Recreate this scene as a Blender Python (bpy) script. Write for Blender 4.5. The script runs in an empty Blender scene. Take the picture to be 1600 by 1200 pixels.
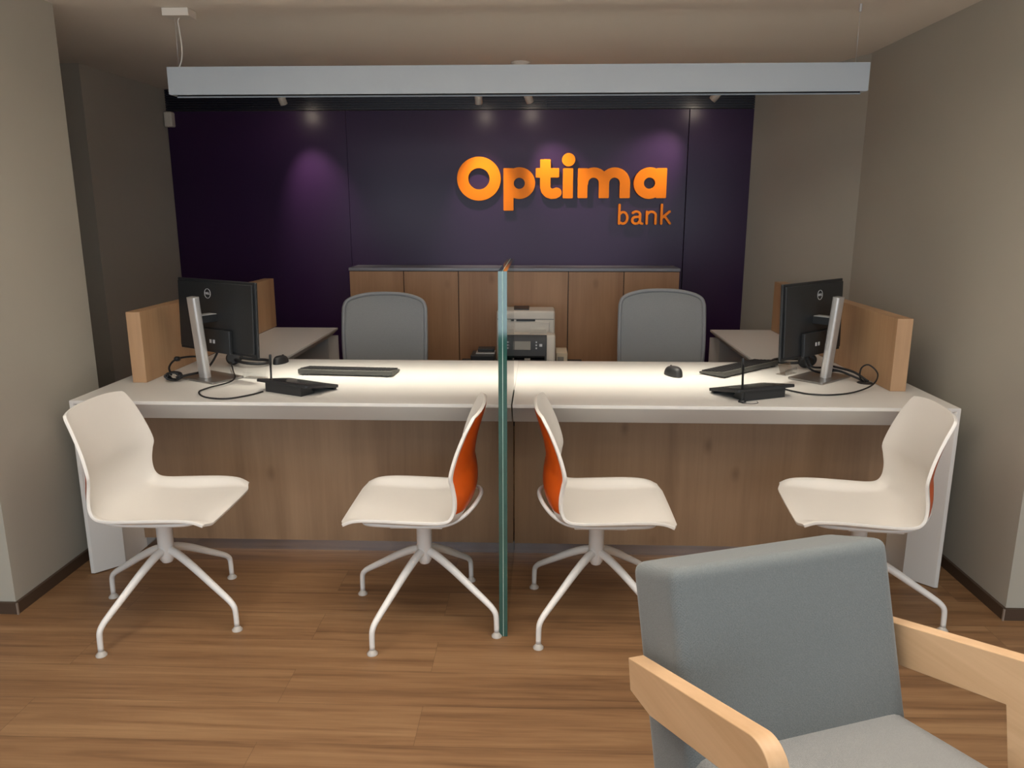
import bpy, bmesh, math, random
from mathutils import Vector, Matrix
random.seed(7)
C = bpy.context.scene.collection
PI = math.pi
R = math.radians

# ------------------------------------------------------------------ camera
sc = bpy.context.scene
pitch = math.atan(270/1200); yaw = math.atan(45/1200)*math.cos(pitch)
cam = bpy.data.cameras.new('camera'); co = bpy.data.objects.new('camera', cam); C.objects.link(co)
cam.sensor_width = 36; cam.lens = 27.0; cam.clip_start = .02
co.location = (0, 0, 1.485); co.rotation_euler = (PI/2 - pitch, 0, yaw)
sc.camera = co
vs = sc.view_settings
vs.view_transform = 'Standard'; vs.look = 'None'; vs.gamma = 1; vs.exposure = -0.02
vs.use_curve_mapping = False

# ------------------------------------------------------------------ materials
def srgb(r, g, b):
    f = lambda c: (c/255/12.92) if c/255 <= .04045 else ((c/255+.055)/1.055)**2.4
    return (f(r), f(g), f(b), 1)

def nodes(name):
    m = bpy.data.materials.new(name); m.use_nodes = True
    nt = m.node_tree; b = nt.nodes['Principled BSDF']
    return m, nt, b

def noise_var(nt, b, col, amt, scale, bump=0, bscale=None, coord='Object'):
    tc = nt.nodes.new('ShaderNodeTexCoord')
    n = nt.nodes.new('ShaderNodeTexNoise'); n.inputs['Scale'].default_value = scale; n.inputs['Detail'].default_value = 4
    nt.links.new(tc.outputs[coord], n.inputs['Vector'])
    mx = nt.nodes.new('ShaderNodeMix'); mx.data_type = 'RGBA'
    mx.inputs[6].default_value = tuple(c*(1-amt) for c in col[:3])+(1,)
    mx.inputs[7].default_value = tuple(min(1, c*(1+amt)) for c in col[:3])+(1,)
    nt.links.new(n.outputs['Fac'], mx.inputs[0]); nt.links.new(mx.outputs[2], b.inputs['Base Color'])
    if bump:
        n2 = nt.nodes.new('ShaderNodeTexNoise'); n2.inputs['Scale'].default_value = bscale or scale*4
        nt.links.new(tc.outputs[coord], n2.inputs['Vector'])
        bp = nt.nodes.new('ShaderNodeBump'); bp.inputs['Strength'].default_value = bump; bp.inputs['Distance'].default_value = .002
        nt.links.new(n2.outputs['Fac'], bp.inputs['Height']); nt.links.new(bp.outputs[0], b.inputs['Normal'])

def plain(name, rgb, rough=.5, metal=0, amt=.04, scale=12, bump=0, bscale=None, spec=.5, coat=0, emit=0):
    m, nt, b = nodes(name)
    noise_var(nt, b, srgb(*rgb), amt, scale, bump, bscale)
    b.inputs['Roughness'].default_value = rough; b.inputs['Metallic'].default_value = metal
    b.inputs['Specular IOR Level'].default_value = spec
    b.inputs['Coat Weight'].default_value = coat
    if emit:
        b.inputs['Emission Color'].default_value = srgb(*rgb); b.inputs['Emission Strength'].default_value = emit
    return m

def wood(name, dark, light, axis='Z', rough=.5, band=1.0, knots=True):
    """vertical / lengthwise grain along axis"""
    m, nt, b = nodes(name)
    N = nt.nodes.new; L = nt.links.new
    tc = N('ShaderNodeTexCoord'); mp = N('ShaderNodeMapping')
    s = [9*band, 9*band, 9*band]; s['XYZ'.index(axis)] = .55
    mp.inputs['Scale'].default_value = s
    L(tc.outputs['Object'], mp.inputs['Vector'])
    n1 = N('ShaderNodeTexNoise'); n1.inputs['Scale'].default_value = 1.0; n1.inputs['Detail'].default_value = 6; n1.inputs['Distortion'].default_value = .6
    L(mp.outputs[0], n1.inputs['Vector'])
    mp2 = N('ShaderNodeMapping'); s2 = [120*band]*3; s2['XYZ'.index(axis)] = 3
    mp2.inputs['Scale'].default_value = s2; L(tc.outputs['Object'], mp2.inputs['Vector'])
    n2 = N('ShaderNodeTexNoise'); n2.inputs['Scale'].default_value = 1.0; n2.inputs['Detail'].default_value = 3
    L(mp2.outputs[0], n2.inputs['Vector'])
    ad = N('ShaderNodeMath'); ad.operation = 'MULTIPLY_ADD'; ad.inputs[1].default_value = .22
    L(n2.outputs['Fac'], ad.inputs[0]); L(n1.outputs['Fac'], ad.inputs[2])
    rp = N('ShaderNodeValToRGB'); cr = rp.color_ramp
    cr.elements[0].position = .40; cr.elements[0].color = srgb(*dark)
    cr.elements[1].position = .82; cr.elements[1].color = srgb(*light)
    L(ad.outputs[0], rp.inputs[0])
    out = rp.outputs[0]
    if knots:
        v = N('ShaderNodeTexVoronoi'); v.inputs['Scale'].default_value = 1
        mp3 = N('ShaderNodeMapping'); s3 = [5, 5, 5]; s3['XYZ'.index(axis)] = 3
        mp3.inputs['Scale'].default_value = s3; mp3.inputs['Location'].default_value = (3.3, 1.7, .4); L(tc.outputs['Object'], mp3.inputs['Vector']); L(mp3.outputs[0], v.inputs['Vector'])
        r3 = N('ShaderNodeValToRGB'); r3.color_ramp.elements[0].position = .02; r3.color_ramp.elements[0].color = (.55, .5, .45, 1)
        r3.color_ramp.elements[1].position = .14; r3.color_ramp.elements[1].color = (1, 1, 1, 1)
        L(v.outputs['Distance'], r3.inputs[0])
        mu = N('ShaderNodeMix'); mu.data_type = 'RGBA'; mu.blend_type = 'MULTIPLY'; mu.inputs[0].default_value = .7
        L(out, mu.inputs[6]); L(r3.outputs[0], mu.inputs[7]); out = mu.outputs[2]
    L(out, b.inputs['Base Color'])
    b.inputs['Roughness'].default_value = rough
    bp = N('ShaderNodeBump'); bp.inputs['Strength'].default_value = .12; bp.inputs['Distance'].default_value = .001
    L(n2.outputs['Fac'], bp.inputs['Height']); L(bp.outputs[0], b.inputs['Normal'])
    return m

def floor_mat():
    m, nt, b = nodes('vinyl_plank')
    N = nt.nodes.new; L = nt.links.new
    tc = N('ShaderNodeTexCoord'); mp = N('ShaderNodeMapping'); mp.inputs['Location'].default_value = (.35, .085, 0)
    L(tc.outputs['Object'], mp.inputs['Vector'])
    br = N('ShaderNodeTexBrick'); br.offset = .37; br.squash = 1
    br.inputs['Color1'].default_value = (.0, .0, .0, 1); br.inputs['Color2'].default_value = (1, 1, 1, 1); br.inputs['Mortar'].default_value = (.5, .5, .5, 1)
    br.inputs['Scale'].default_value = 1; br.inputs['Mortar Size'].default_value = .0006; br.inputs['Brick Width'].default_value = 1.22; br.inputs['Row Height'].default_value = .18
    L(mp.outputs[0], br.inputs['Vector'])
    # offset the grain per plank
    off = N('ShaderNodeVectorMath'); off.operation = 'MULTIPLY_ADD'; off.inputs[1].default_value = (9, 5, 7)
    L(br.outputs['Color'], off.inputs[0]); L(tc.outputs['Object'], off.inputs[2])
    def grain(sx, sy, det, dist):
        q = N('ShaderNodeMapping'); q.inputs['Scale'].default_value = (sx, sy, 1); L(off.outputs[0], q.inputs['Vector'])
        n = N('ShaderNodeTexNoise'); n.inputs['Scale'].default_value = 1; n.inputs['Detail'].default_value = det; n.inputs['Distortion'].default_value = dist
        L(q.outputs[0], n.inputs['Vector']); return n
    g1 = grain(.9, 20, 8, .9); g2 = grain(5, 110, 5, .5)
    a = N('ShaderNodeMath'); a.operation = 'MULTIPLY_ADD'; a.inputs[1].default_value = .42; L(g2.outputs['Fac'], a.inputs[0]); L(g1.outputs['Fac'], a.inputs[2])
    a2 = N('ShaderNodeMath'); a2.operation = 'MULTIPLY_ADD'; a2.inputs[1].default_value = .09; L(br.outputs['Color'], a2.inputs[0]); L(a.outputs[0], a2.inputs[2])
    rp = N('ShaderNodeValToRGB'); cr = rp.color_ramp
    cr.elements[0].position = .46; cr.elements[0].color = srgb(*FLOOR[0])
    cr.elements[1].position = 1.0; cr.elements[1].color = srgb(*FLOOR[2])
    e = cr.elements.new(.72); e.color = srgb(*FLOOR[1])
    L(a2.outputs[0], rp.inputs[0])
    mu = N('ShaderNodeMix'); mu.data_type = 'RGBA'; mu.inputs[7].default_value = srgb(96, 72, 50)
    L(br.outputs['Fac'], mu.inputs[0]); L(rp.outputs[0], mu.inputs[6]); L(mu.outputs[2], b.inputs['Base Color'])
    b.inputs['Roughness'].default_value = .48; b.inputs['Specular IOR Level'].default_value = .35
    bp = N('ShaderNodeBump'); bp.inputs['Strength'].default_value = .15; bp.inputs['Distance'].default_value = .001
    L(g2.outputs['Fac'], bp.inputs['Height']); L(bp.outputs[0], b.inputs['Normal'])
    return m

def weave(name, dark, light, scale, rough=.9, bump=.5):
    """fabric with fine rows of dots"""
    m, nt, b = nodes(name)
    N = nt.nodes.new; L = nt.links.new
    tc = N('ShaderNodeTexCoord')
    v = N('ShaderNodeTexVoronoi'); v.inputs['Scale'].default_value = scale; v.inputs['Randomness'].default_value = .55
    mp = N('ShaderNodeMapping'); mp.inputs['Rotation'].default_value = (.3, .5, .6); L(tc.outputs['Object'], mp.inputs[0]); L(mp.outputs[0], v.inputs['Vector'])
    rp = N('ShaderNodeValToRGB'); rp.color_ramp.elements[0].position = .12; rp.color_ramp.elements[0].color = srgb(*dark)
    rp.color_ramp.elements[1].position = .5; rp.color_ramp.elements[1].color = srgb(*light)
    L(v.outputs['Distance'], rp.inputs[0]); L(rp.outputs[0], b.inputs['Base Color'])
    b.inputs['Roughness'].default_value = rough; b.inputs['Sheen Weight'].default_value = .25; b.inputs['Sheen Roughness'].default_value = .5
    bp = N('ShaderNodeBump'); bp.inputs['Strength'].default_value = bump; bp.inputs['Distance'].default_value = .0008
    L(v.outputs['Distance'], bp.inputs['Height']); L(bp.outputs[0], b.inputs['Normal'])
    return m

def clear_mat(name, tint, refl=.08, rough=.03):
    m = bpy.data.materials.new(name); m.use_nodes = True; nt = m.node_tree; nt.nodes.clear()
    N = nt.nodes.new; L = nt.links.new
    out = N('ShaderNodeOutputMaterial'); tr = N('ShaderNodeBsdfTransparent'); tr.inputs[0].default_value = tint
    gl = N('ShaderNodeBsdfGlossy'); gl.inputs['Roughness'].default_value = rough; gl.inputs[0].default_value = (1, 1, 1, 1)
    fr = N('ShaderNodeFresnel'); fr.inputs[0].default_value = 1.5
    mx = N('ShaderNodeMixShader'); ml = N('ShaderNodeMath'); ml.operation = 'MULTIPLY'; ml.inputs[1].default_value = refl
    L(fr.outputs[0], ml.inputs[0]); L(ml.outputs[0], mx.inputs[0]); L(tr.outputs[0], mx.inputs[1]); L(gl.outputs[0], mx.inputs[2]); L(mx.outputs[0], out.inputs[0])
    return m

FLOOR = [(99, 71, 47), (132, 98, 67), (153, 119, 84)]
M = {}
M['floor'] = floor_mat()
M['ceiling'] = plain('ceiling_paint', (232, 223, 210), .9, amt=.02, scale=3)
M['wall'] = plain('taupe_wall', (172, 168, 156), .85, amt=.02, scale=5, bump=.05, bscale=200)
M['wall2'] = plain('taupe_wall_dark', (168, 162, 151), .85, amt=.02, scale=5, bump=.05, bscale=200)
M['base'] = plain('brown_skirting', (74, 58, 46), .5)
M['trimmetal'] = plain('corner_metal', (190, 185, 178), .35, metal=.8)
M['purple'] = plain('purple_lacquer', (50, 27, 62), .32, amt=.03, scale=2, spec=.32)
M['frieze'] = plain('dark_frieze', (30, 30, 42), .3, amt=.03, scale=2)
M['orange_sign'] = plain('orange_letter', (252, 136, 12), .45, amt=.01, spec=.25)
M['counter'] = plain('white_laminate', (216, 214, 209), .45, amt=.01, scale=4)
M['apron'] = M['counter']
M['panelwood'] = wood('walnut_panel', (122, 95, 70), (154, 125, 96), 'Z', .55, band=.6)
M['cabwood'] = wood('cabinet_oak', (150, 110, 78), (180, 140, 104), 'Z', .5, band=.6)
M['divwood'] = wood('divider_oak', (164, 128, 94), (196, 160, 122), 'Z', .5, band=.6, knots=False)
M['steel'] = plain('brushed_plinth', (196, 200, 208), .16, metal=1, amt=.03)
M['whiteshell'] = plain('white_polypropylene', (230, 226, 219), .42, amt=.01, bump=.03, bscale=900)
M['whitemetal'] = plain('white_powder_coat', (228, 226, 222), .35, amt=.01)
M['orange'] = plain('orange_insert', (212, 90, 24), .33, amt=.04, scale=6)
M['glide'] = plain('clear_grey_glide', (190, 184, 176), .3, amt=.02)
M['fabric'] = weave('grey_blue_weave', (64, 69, 69), (111, 116, 116), 620, bump=.2)
M['seatfabric'] = weave('grey_seat_weave', (98, 99, 98), (140, 140, 138), 600)
M['oak'] = wood('pale_beech', (196, 158, 118), (220, 184, 145), 'Y', .45, band=.9, knots=False)
M['mesh'] = weave('grey_chair_mesh', (116, 119, 121), (150, 153, 154), 700, rough=.8, bump=.2)
M['chairframe'] = plain('grey_chair_frame', (142, 145, 148), .5)
M['black'] = plain('black_plastic', (38, 40, 42), .42, amt=.06)
M['blackgloss'] = plain('black_screen', (14, 16, 18), .12)
M['darkgrey'] = plain('dark_grey_plastic', (36, 37, 39), .5)
M['keys'] = plain('key_black', (26, 26, 28), .55)
M['cable'] = plain('black_cable', (22, 22, 24), .5)
M['silver'] = plain('silver_metal', (205, 204, 202), .33, metal=.55)
M['silverdark'] = plain('silver_base', (150, 148, 145), .3, metal=.8)
M['logo'] = plain('logo_print', (200, 202, 205), .4)
M['printerwhite'] = plain('printer_white', (214, 208, 196), .5)
M['printergrey'] = plain('printer_grey', (150, 146, 138), .5)
M['paper'] = plain('paper', (226, 212, 186), .8)
M['topgrey'] = plain('top_grey', (128, 128, 134), .3)
M['kbgrey'] = plain('keyboard_grey', (74, 74, 70), .5)
M['lcd'] = plain('lcd_grey', (110, 108, 98), .25)
M['beam'] = plain('beam_white', (168, 176, 182), .45, amt=.01)
M['beamdark'] = plain('beam_inner', (16, 16, 17), .7)
M['lamp'] = plain('lamp_white', (222, 214, 202), .45)
M['diffuser'] = plain('led_diffuser', (255, 244, 226), .5, emit=2)
M['lens'] = plain('lamp_lens', (255, 236, 212), .3, emit=110)
M['glass'] = clear_mat('partition_glass', (.965, .982, .965, 1), 1.0)
M['film'] = clear_mat('clear_film', (.99, 1, .99, 1), .0)
M['acrylic'] = clear_mat('clear_acrylic', (.975, .98, .98, 1), .6)
m_, nt_, b_ = nodes('glass_edge')
noise_var(nt_, b_, srgb(36, 82, 75), .3, 6)
b_.inputs['Roughness'].default_value = .06; b_.inputs['IOR'].default_value = 1.75; b_.inputs['Specular IOR Level'].default_value = .6
M['edge'] = m_
M['interlayer'] = plain('interlayer', (170, 200, 190), .4)
M['winframe'] = plain('window_frame', (60, 60, 62), .4)

# ------------------------------------------------------------------ geometry helpers
class MB:
    def __init__(s): s.v = []; s.f = []; s.mi = []; s.sm = []; s.cm = 0
    def add(s, vs_, fs, smooth=False):
        o = len(s.v); s.v += [tuple(v) for v in vs_]
        for f in fs: s.f.append([o+i for i in f]); s.mi.append(s.cm); s.sm.append(smooth)
        return s
    def box(s, x0, x1, y0, y1, z0, z1, mat=None):
        vs_ = [(x, y, z) for z in (z0, z1) for y in (y0, y1) for x in (x0, x1)]
        if mat is not None: vs_ = [mat @ Vector(v) for v in vs_]
        return s.add(vs_, [(0, 2, 3, 1), (4, 5, 7, 6), (0, 1, 5, 4), (2, 6, 7, 3), (0, 4, 6, 2), (1, 3, 7, 5)])
    def prism(s, poly, a0, a1, axis='Z', mat=None):
        """poly in the two other axes, extruded along axis"""
        def mk(p, a):
            return {'Z': (p[0], p[1], a), 'Y': (p[0], a, p[1]), 'X': (a, p[0], p[1])}[axis]
        n = len(poly); vs_ = [mk(p, a0) for p in poly]+[mk(p, a1) for p in poly]
        if mat is not None: vs_ = [mat @ Vector(v) for v in vs_]
        fs = [tuple(range(n))[::-1], tuple(range(n, 2*n))]+[(i, (i+1) % n, n+(i+1) % n, n+i) for i in range(n)]
        return s.add(vs_, fs)
    def tube(s, pts, r, seg=10, closed=False, caps=True):
        pts = [Vector(p) for p in pts]; n = len(pts)
        rs = r if isinstance(r, (list, tuple)) else [r]*n
        rings = []; up = None
        for i, p in enumerate(pts):
            if closed: t = pts[(i+1) % n]-pts[i-1]
            else: t = pts[min(i+1, n-1)]-pts[max(i-1, 0)]
            t.normalize()
            if up is None:
                up = Vector((0, 0, 1)) if abs(t.z) < .9 else Vector((1, 0, 0))
            a = t.cross(up)
            if a.length < 1e-5: a = t.orthogonal()
            a.normalize(); b = a.cross(t).normalized(); up = b
            rings.append([p+(a*math.cos(2*PI*k/seg)+b*math.sin(2*PI*k/seg))*rs[i] for k in range(seg)])
        vs_ = [v for g in rings for v in g]; fs = []
        for i in range(n if closed else n-1):
            j = (i+1) % n
            for k in range(seg): fs.append((i*seg+k, i*seg+(k+1) % seg, j*seg+(k+1) % seg, j*seg+k))
        if caps and not closed: fs += [tuple(range(seg)), tuple(range((n-1)*seg, n*seg))[::-1]]
        return s.add(vs_, fs, True)
    def lathe(s, prof, cx=0, cy=0, seg=24, mat=None):
        n = len(prof)
        vs_ = [(cx+r*math.cos(2*PI*k/seg), cy+r*math.sin(2*PI*k/seg), z) for r, z in prof for k in range(seg)]
        if mat is not None: vs_ = [mat @ Vector(v) for v in vs_]
        fs = [(i*seg+k, i*seg+(k+1) % seg, (i+1)*seg+(k+1) % seg, (i+1)*seg+k) for i in range(n-1) for k in range(seg)]
        s.add(vs_, fs, True)
        s.add([vs_[k] for k in range(seg)], [tuple(range(seg))[::-1]]); s.add([vs_[(n-1)*seg+k] for k in range(seg)], [tuple(range(seg))])
        return s
    def grid(s, fn, nu, nv, smooth=True):
        vs_ = [fn(i/nu, j/nv) for i in range(nu+1) for j in range(nv+1)]
        fs = [(i*(nv+1)+j, i*(nv+1)+j+1, (i+1)*(nv+1)+j+1, (i+1)*(nv+1)+j) for i in range(nu) for j in range(nv)]
        return s.add(vs_, fs, smooth)
    def build(s, name, mat, parent=None, bevel=0, seg=2, recalc=True, sub=0, solid=0, label=None):
        me = bpy.data.meshes.new(name); me.from_pydata(s.v, [], s.f)
        for m in (mat if isinstance(mat, (list, tuple)) else [mat]): me.materials.append(m)
        for p, mi, sm in zip(me.polygons, s.mi, s.sm): p.material_index = mi; p.use_smooth = sm
        if recalc:
            bm = bmesh.new(); bm.from_mesh(me); bmesh.ops.recalc_face_normals(bm, faces=bm.faces); bm.to_mesh(me); bm.free()
        me.update()
        o = bpy.data.objects.new(name, me); C.objects.link(o)
        if parent is not None: o.parent = parent
        if solid:
            md = o.modifiers.new('solid', 'SOLIDIFY'); md.thickness = solid; md.offset = -1
        if bevel:
            md = o.modifiers.new('bevel', 'BEVEL'); md.width = bevel; md.segments = seg; md.limit_method = 'ANGLE'; md.angle_limit = R(35)
            md.harden_normals = False
            for p in me.polygons: p.use_smooth = True
            wn = o.modifiers.new('wn', 'WEIGHTED_NORMAL'); wn.keep_sharp = True
        if sub:
            md = o.modifiers.new('sub', 'SUBSURF'); md.levels = sub; md.render_levels = sub
        if label: o['label'] = label
        return o

def cr(pts, n=8, closed=False):
    """Catmull-Rom through points"""
    P = [Vector(p) for p in pts]; out = []; N = len(P)
    for i in range(N if closed else N-1):
        p0 = P[i-1] if (closed or i) else P[0]*2-P[1]
        p1 = P[i]; p2 = P[(i+1) % N]
        p3 = P[(i+2) % N] if (closed or i+2 < N) else P[-1]*2-P[-2]
        for k in range(n):
            t = k/n
            out.append(.5*((2*p1)+(p2-p0)*t+(2*p0-5*p1+4*p2-p3)*t*t+(3*p1-p0-3*p2+p3)*t**3))
    if not closed: out.append(P[-1])
    return out

def rrect(w, h, r, n=6, cx=0, cy=0):
    pts = []
    for sx, sy, a0 in ((1, 1, 0), (-1, 1, 90), (-1, -1, 180), (1, -1, 270)):
        for k in range(n+1):
            a = R(a0+90*k/n); pts.append((cx+sx*(w/2-r)+r*math.cos(a), cy+sy*(h/2-r)+r*math.sin(a)))
    return pts

def thing(name, label, cat, loc=(0, 0, 0), rz=0, group=None, rx=0, ry=0):
    o = bpy.data.objects.new(name, None); C.objects.link(o); o.empty_display_size = .1
    o.location = loc; o.rotation_euler = (rx, ry, rz); o['label'] = label; o['category'] = cat
    if group: o['group'] = group
    return o

def tag(o, label, cat, group=None):
    o['label'] = label; o['category'] = cat
    if group: o['group'] = group
    return o

def struct(o): o['kind'] = 'structure'; return o

def dup(root, loc, rz, label, group=None):
    r = root.copy(); C.objects.link(r); r.location = loc; r.rotation_euler = (0, 0, rz); r['label'] = label
    if group: r['group'] = group
    for ch in list(root.children):
        c = ch.copy(); C.objects.link(c); c.parent = r
        for g in list(ch.children):
            d = g.copy(); C.objects.link(d); d.parent = c
    return r

# ------------------------------------------------------------------ the room
H = 2.30
struct(MB().box(-4.2, 4.2, -3.2, 6.0, -.1, 0).build('floor', M['floor']))
struct(MB().box(-4.2, 4.2, -3.2, 6.0, H, H+.1).build('ceiling', M['ceiling']))
struct(MB().box(-4.2, -1.97, 2.58, 3.28, 0, H).build('wall_left', M['wall']))
struct(MB().prism([(-3.6, 4.535), (-2.615, 4.535), (-2.585, 5.5), (-2.585, 5.9), (-3.6, 5.9)], 0, H).build('wall_alcove', M['wall2']))
struct(MB().box(-3.7, -3.6, 3.28, 5.9, 0, H).build('wall_recess', M['wall2']))
struct(MB().prism([(1.74, 2.67), (4.2, 2.67), (4.2, 5.9), (1.42, 5.9), (1.42, 5.5), (1.74, 4.40)], 0, H).build('wall_right', M['wall']))
struct(MB().box(-2.6, 1.45, 5.52, 5.7, 0, H).build('wall_back', M['wall2']))
struct(MB().box(-4.2, -4.1, -3.2, 2.58, 0, H).build('wall_west', M['wall']))
struct(MB().box(4.1, 4.2, -3.2, 2.67, 0, H).build('wall_east', M['wall']))

# purple feature panels with joints
g = .0025
for x0, x1, nm in ((-2.583, -1.34-.0006, 'wall_panel_left'), (-1.34+.0006, .996-g, 'wall_panel_middle'), (.996+g, 1.425, 'wall_panel_right')):
    struct(MB().box(x0, x1, 5.48, 5.52, 0, 2.155).build(nm, M['purple'], bevel=.0015))
# ribbed frieze above
mb = MB(); nr = 9; z0 = 2.16; dz = (H-z0)/nr
prof = [(5.52, z0)]
for i in range(nr):
    a = z0+i*dz
    prof += [(5.478, a), (5.478, a+dz*.72), (5.492, a+dz*.74), (5.492, a+dz)]
prof += [(5.52, H)]
mb.prism(prof, -2.583, 1.425, 'X')
struct(mb.build('trim_1', M['frieze'], recalc=True))
# air vent set in the frieze
t = thing('air_vent', 'dark slatted air vent set in the ribbed strip above the purple wall', 'vent', (-.19, 5.478, 2.16))
mb = MB(); mb.box(-.225, -.217, -.012, 0, .003, .136); mb.box(.217, .225, -.012, 0, .003, .136); mb.box(-.217, .217, -.012, 0, .003, .010); mb.box(-.217, .217, -.012, 0, .129, .136)
mb.build('frame', M['frieze'], t)
for i in range(6):
    MB().box(-.217, .217, -.010, 0, .020+i*.018, .026+i*.018).build('slat', M['frieze'], t)

# skirting
bz = .046
def skirt(poly, nm): struct(MB().prism(poly, 0.0, bz).build(nm, M['base']))
skirt([(-1.97, 2.568), (-1.958, 2.568), (-1.958, 3.28), (-1.97, 3.28)], 'baseboard_left')
skirt([(-4.1, 2.568), (-1.97, 2.568), (-1.97, 2.58), (-4.1, 2.58)], 'baseboard_left_front')
skirt([(1.74, 2.658), (1.728, 2.658), (1.728, 4.40), (1.408, 5.48), (1.42, 5.48), (1.74, 4.40)], 'baseboard_right')
skirt([(4.1, 2.658), (1.74, 2.658), (1.74, 2.67), (4.1, 2.67)], 'baseboard_right_front')
struct(MB().box(-1.961, -1.955, 2.565, 2.571, 0, bz).build('trim_2', M['trimmetal']))
struct(MB().box(1.725, 1.731, 2.655, 2.661, 0, bz).build('trim_3', M['trimmetal']))

# street window behind the camera
mb = MB()
struct(MB().box(-4.2, 4.2, -3.2, -3.1, 0, .12).build('wall_front', M['wall']))
for x in (-3.4, -2.0, -.7, .7, 2.0, 3.4): mb.box(x-.035, x+.035, -3.14, -3.06, .12, H)
mb.box(-4.1, 4.1, -3.14, -3.06, .12, .19); mb.box(-4.1, 4.1, -3.14, -3.06, H-.06, H); 
struct(mb.build('window_1', M['winframe']))

# ------------------------------------------------------------------ reception counter
ctr = thing('reception_counter', 'long white reception counter with wood front panel standing across the room', 'counter', (-.13, 3.35, 0))
def cl(poly, ox=-.13, oy=3.35): return [(x-ox, y-oy) for x, y in poly]
X0, X1, YF, YB, ZT = -1.87, 1.61, 2.90, 3.80, .75
prof = [(YF, ZT), (YB, ZT), (YB, ZT-.095), (YF+.095, ZT-.095), (YF, ZT-.014)]
prof = [(y-3.35, z) for y, z in prof]
profb = [(3.152-3.35, ZT), (YB-3.35, ZT), (YB-3.35, ZT-.095), (3.152-3.35, ZT-.095)]
GX0, GX1 = -.138, -.105
MB().prism(prof, X0+.13, GX0+.13, 'X').build('worktop', M['counter'], ctr, bevel=.0012, seg=1)
MB().prism(prof, GX1+.13, X1+.13, 'X').build('worktop', M['counter'], ctr, bevel=.0012, seg=1)
MB().prism(profb, GX0+.1305, GX1+.1295, 'X').build('worktop_joint', M['counter'], ctr)
e = .0006
MB().prism(cl([(X0-e, YF-e), (X0+.014, YF-e), (X0+.10, YF+.09), (X0+.10, YB-.01), (X0-e, YB-.01)]), .004, ZT-.002).build('side_leg', M['counter'], ctr, bevel=.001, seg=1)
MB().prism(cl([(X1+e, YF-e), (X1-.014, YF-e), (X1-.10, YF+.09), (X1-.10, YB-.01), (X1+e, YB-.01)]), .004, ZT-.002).build('side_leg', M['counter'], ctr, bevel=.001, seg=1)
MB().box(X0+.101+.13, GX0+.129, -.19, -.165, .052, ZT-.096).build('front_panel', M['panelwood'], ctr)
MB().box(GX1+.131, X1-.101+.13, -.19, -.165, .052, ZT-.096).build('front_panel', M['panelwood'], ctr)
MB().box(X0+.101+.13, X1-.101+.13, -.178, -.165, .0, .052).build('plinth', M['steel'], ctr)

# glass partition
gp = thing('glass_partition', 'tall double glass partition standing on the floor between the middle chairs', 'partition', (-.1215, 2.82, 0))
def pane(x0, x1):
    y0, y1, z1 = -.34, .33, 1.297
    m = MB(); m.box(x0, x1, y0, y1, .001, z1)
    m.mi = [1, 1, 1, 1, 0, 0]
    return m.build('glass_pane', [M['glass'], M['edge']], gp)
pane(-.0145, -.001); pane(.001, .0145)
m = MB(); m.box(-.0009, .0009, -.3405, .3305, .001, 1.2972); m.mi = [1, 1, 1, 1, 0, 0]
m.build('interlayer', [M['film'], M['interlayer']], gp)

# return desks
def return_desk(sgn, ox, label, x_out, x_in):
    t = thing('return_desk', label, 'desk', ((x_out+x_in)/2, 4.345, 0), 0 if sgn > 0 else 0, 'side desks behind the counter')
    w = abs(x_in-x_out)/2; s = sgn   # s=+1: opening faces +x
    prof = [(-s*w, .75), (s*w, .75), (s*w, .738), (s*(w-.05), .69), (-s*w, .69)]
    MB().prism(prof, -.54, .54, 'Y').build('worktop', M['counter'], t, bevel=.001, seg=1)
    MB().prism([(-s*w, .54), (s*w, .54), (s*w, .528), (s*(w-.05), .48), (-s*w, .48)], 0.002, .70).build('end_leg', M['counter'], t)
    MB().box(min(-s*w, -s*(w-.03)), max(-s*w, -s*(w-.03)), -.53, .48, .002, .69).build('back_panel', M['cabwood'], t)
    return t
return_desk(1, 0, 'white side desk behind the left half of the counter, by the left wood divider', -1.72, -1.307)
return_desk(-1, 0, 'white side desk behind the right half of the counter, by the right wood divider', 1.462, 1.083)

# wood dividers
tag(MB().box(-.031, .031, 0, 1.70, 0, .311).build('divider_panel', M['divwood'], bevel=.0015), 'long wood divider block along the left end of the counter', 'divider', 'wood dividers at the counter ends').location = (-1.753, 3.23, .7505)
tag(MB().box(-.032, .032, 0, 1.70, 0, .305).build('divider_panel', M['divwood'], bevel=.0015), 'long wood divider block along the right end of the counter', 'divider', 'wood dividers at the counter ends').location = (1.496, 3.18, .7505)

# ------------------------------------------------------------------ low cabinet with six doors
cab = thing('low_cabinet', 'low wood cabinet with six doors against the purple wall', 'cabinet', (-.182, 5.34, 0))
hw = 1.113
MB().box(-hw, hw, -.12, .138, .06, 1.09).build('carcass', M['black'], cab)
MB().box(-hw-.002, hw+.002, -.142, .138, 1.092, 1.112).build('top_panel', M['topgrey'], cab, bevel=.001, seg=1)
MB().box(-hw+.03, hw-.03, -.10, .138, 0, .06).build('plinth', M['black'], cab)
dw = 2*hw/6
for i in range(6):
    MB().box(-hw+i*dw+.0026, -hw+(i+1)*dw-.0026, -.140, -.121, .065, 1.088).build('door', M['cabwood'], cab, bevel=.001, seg=1)

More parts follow.
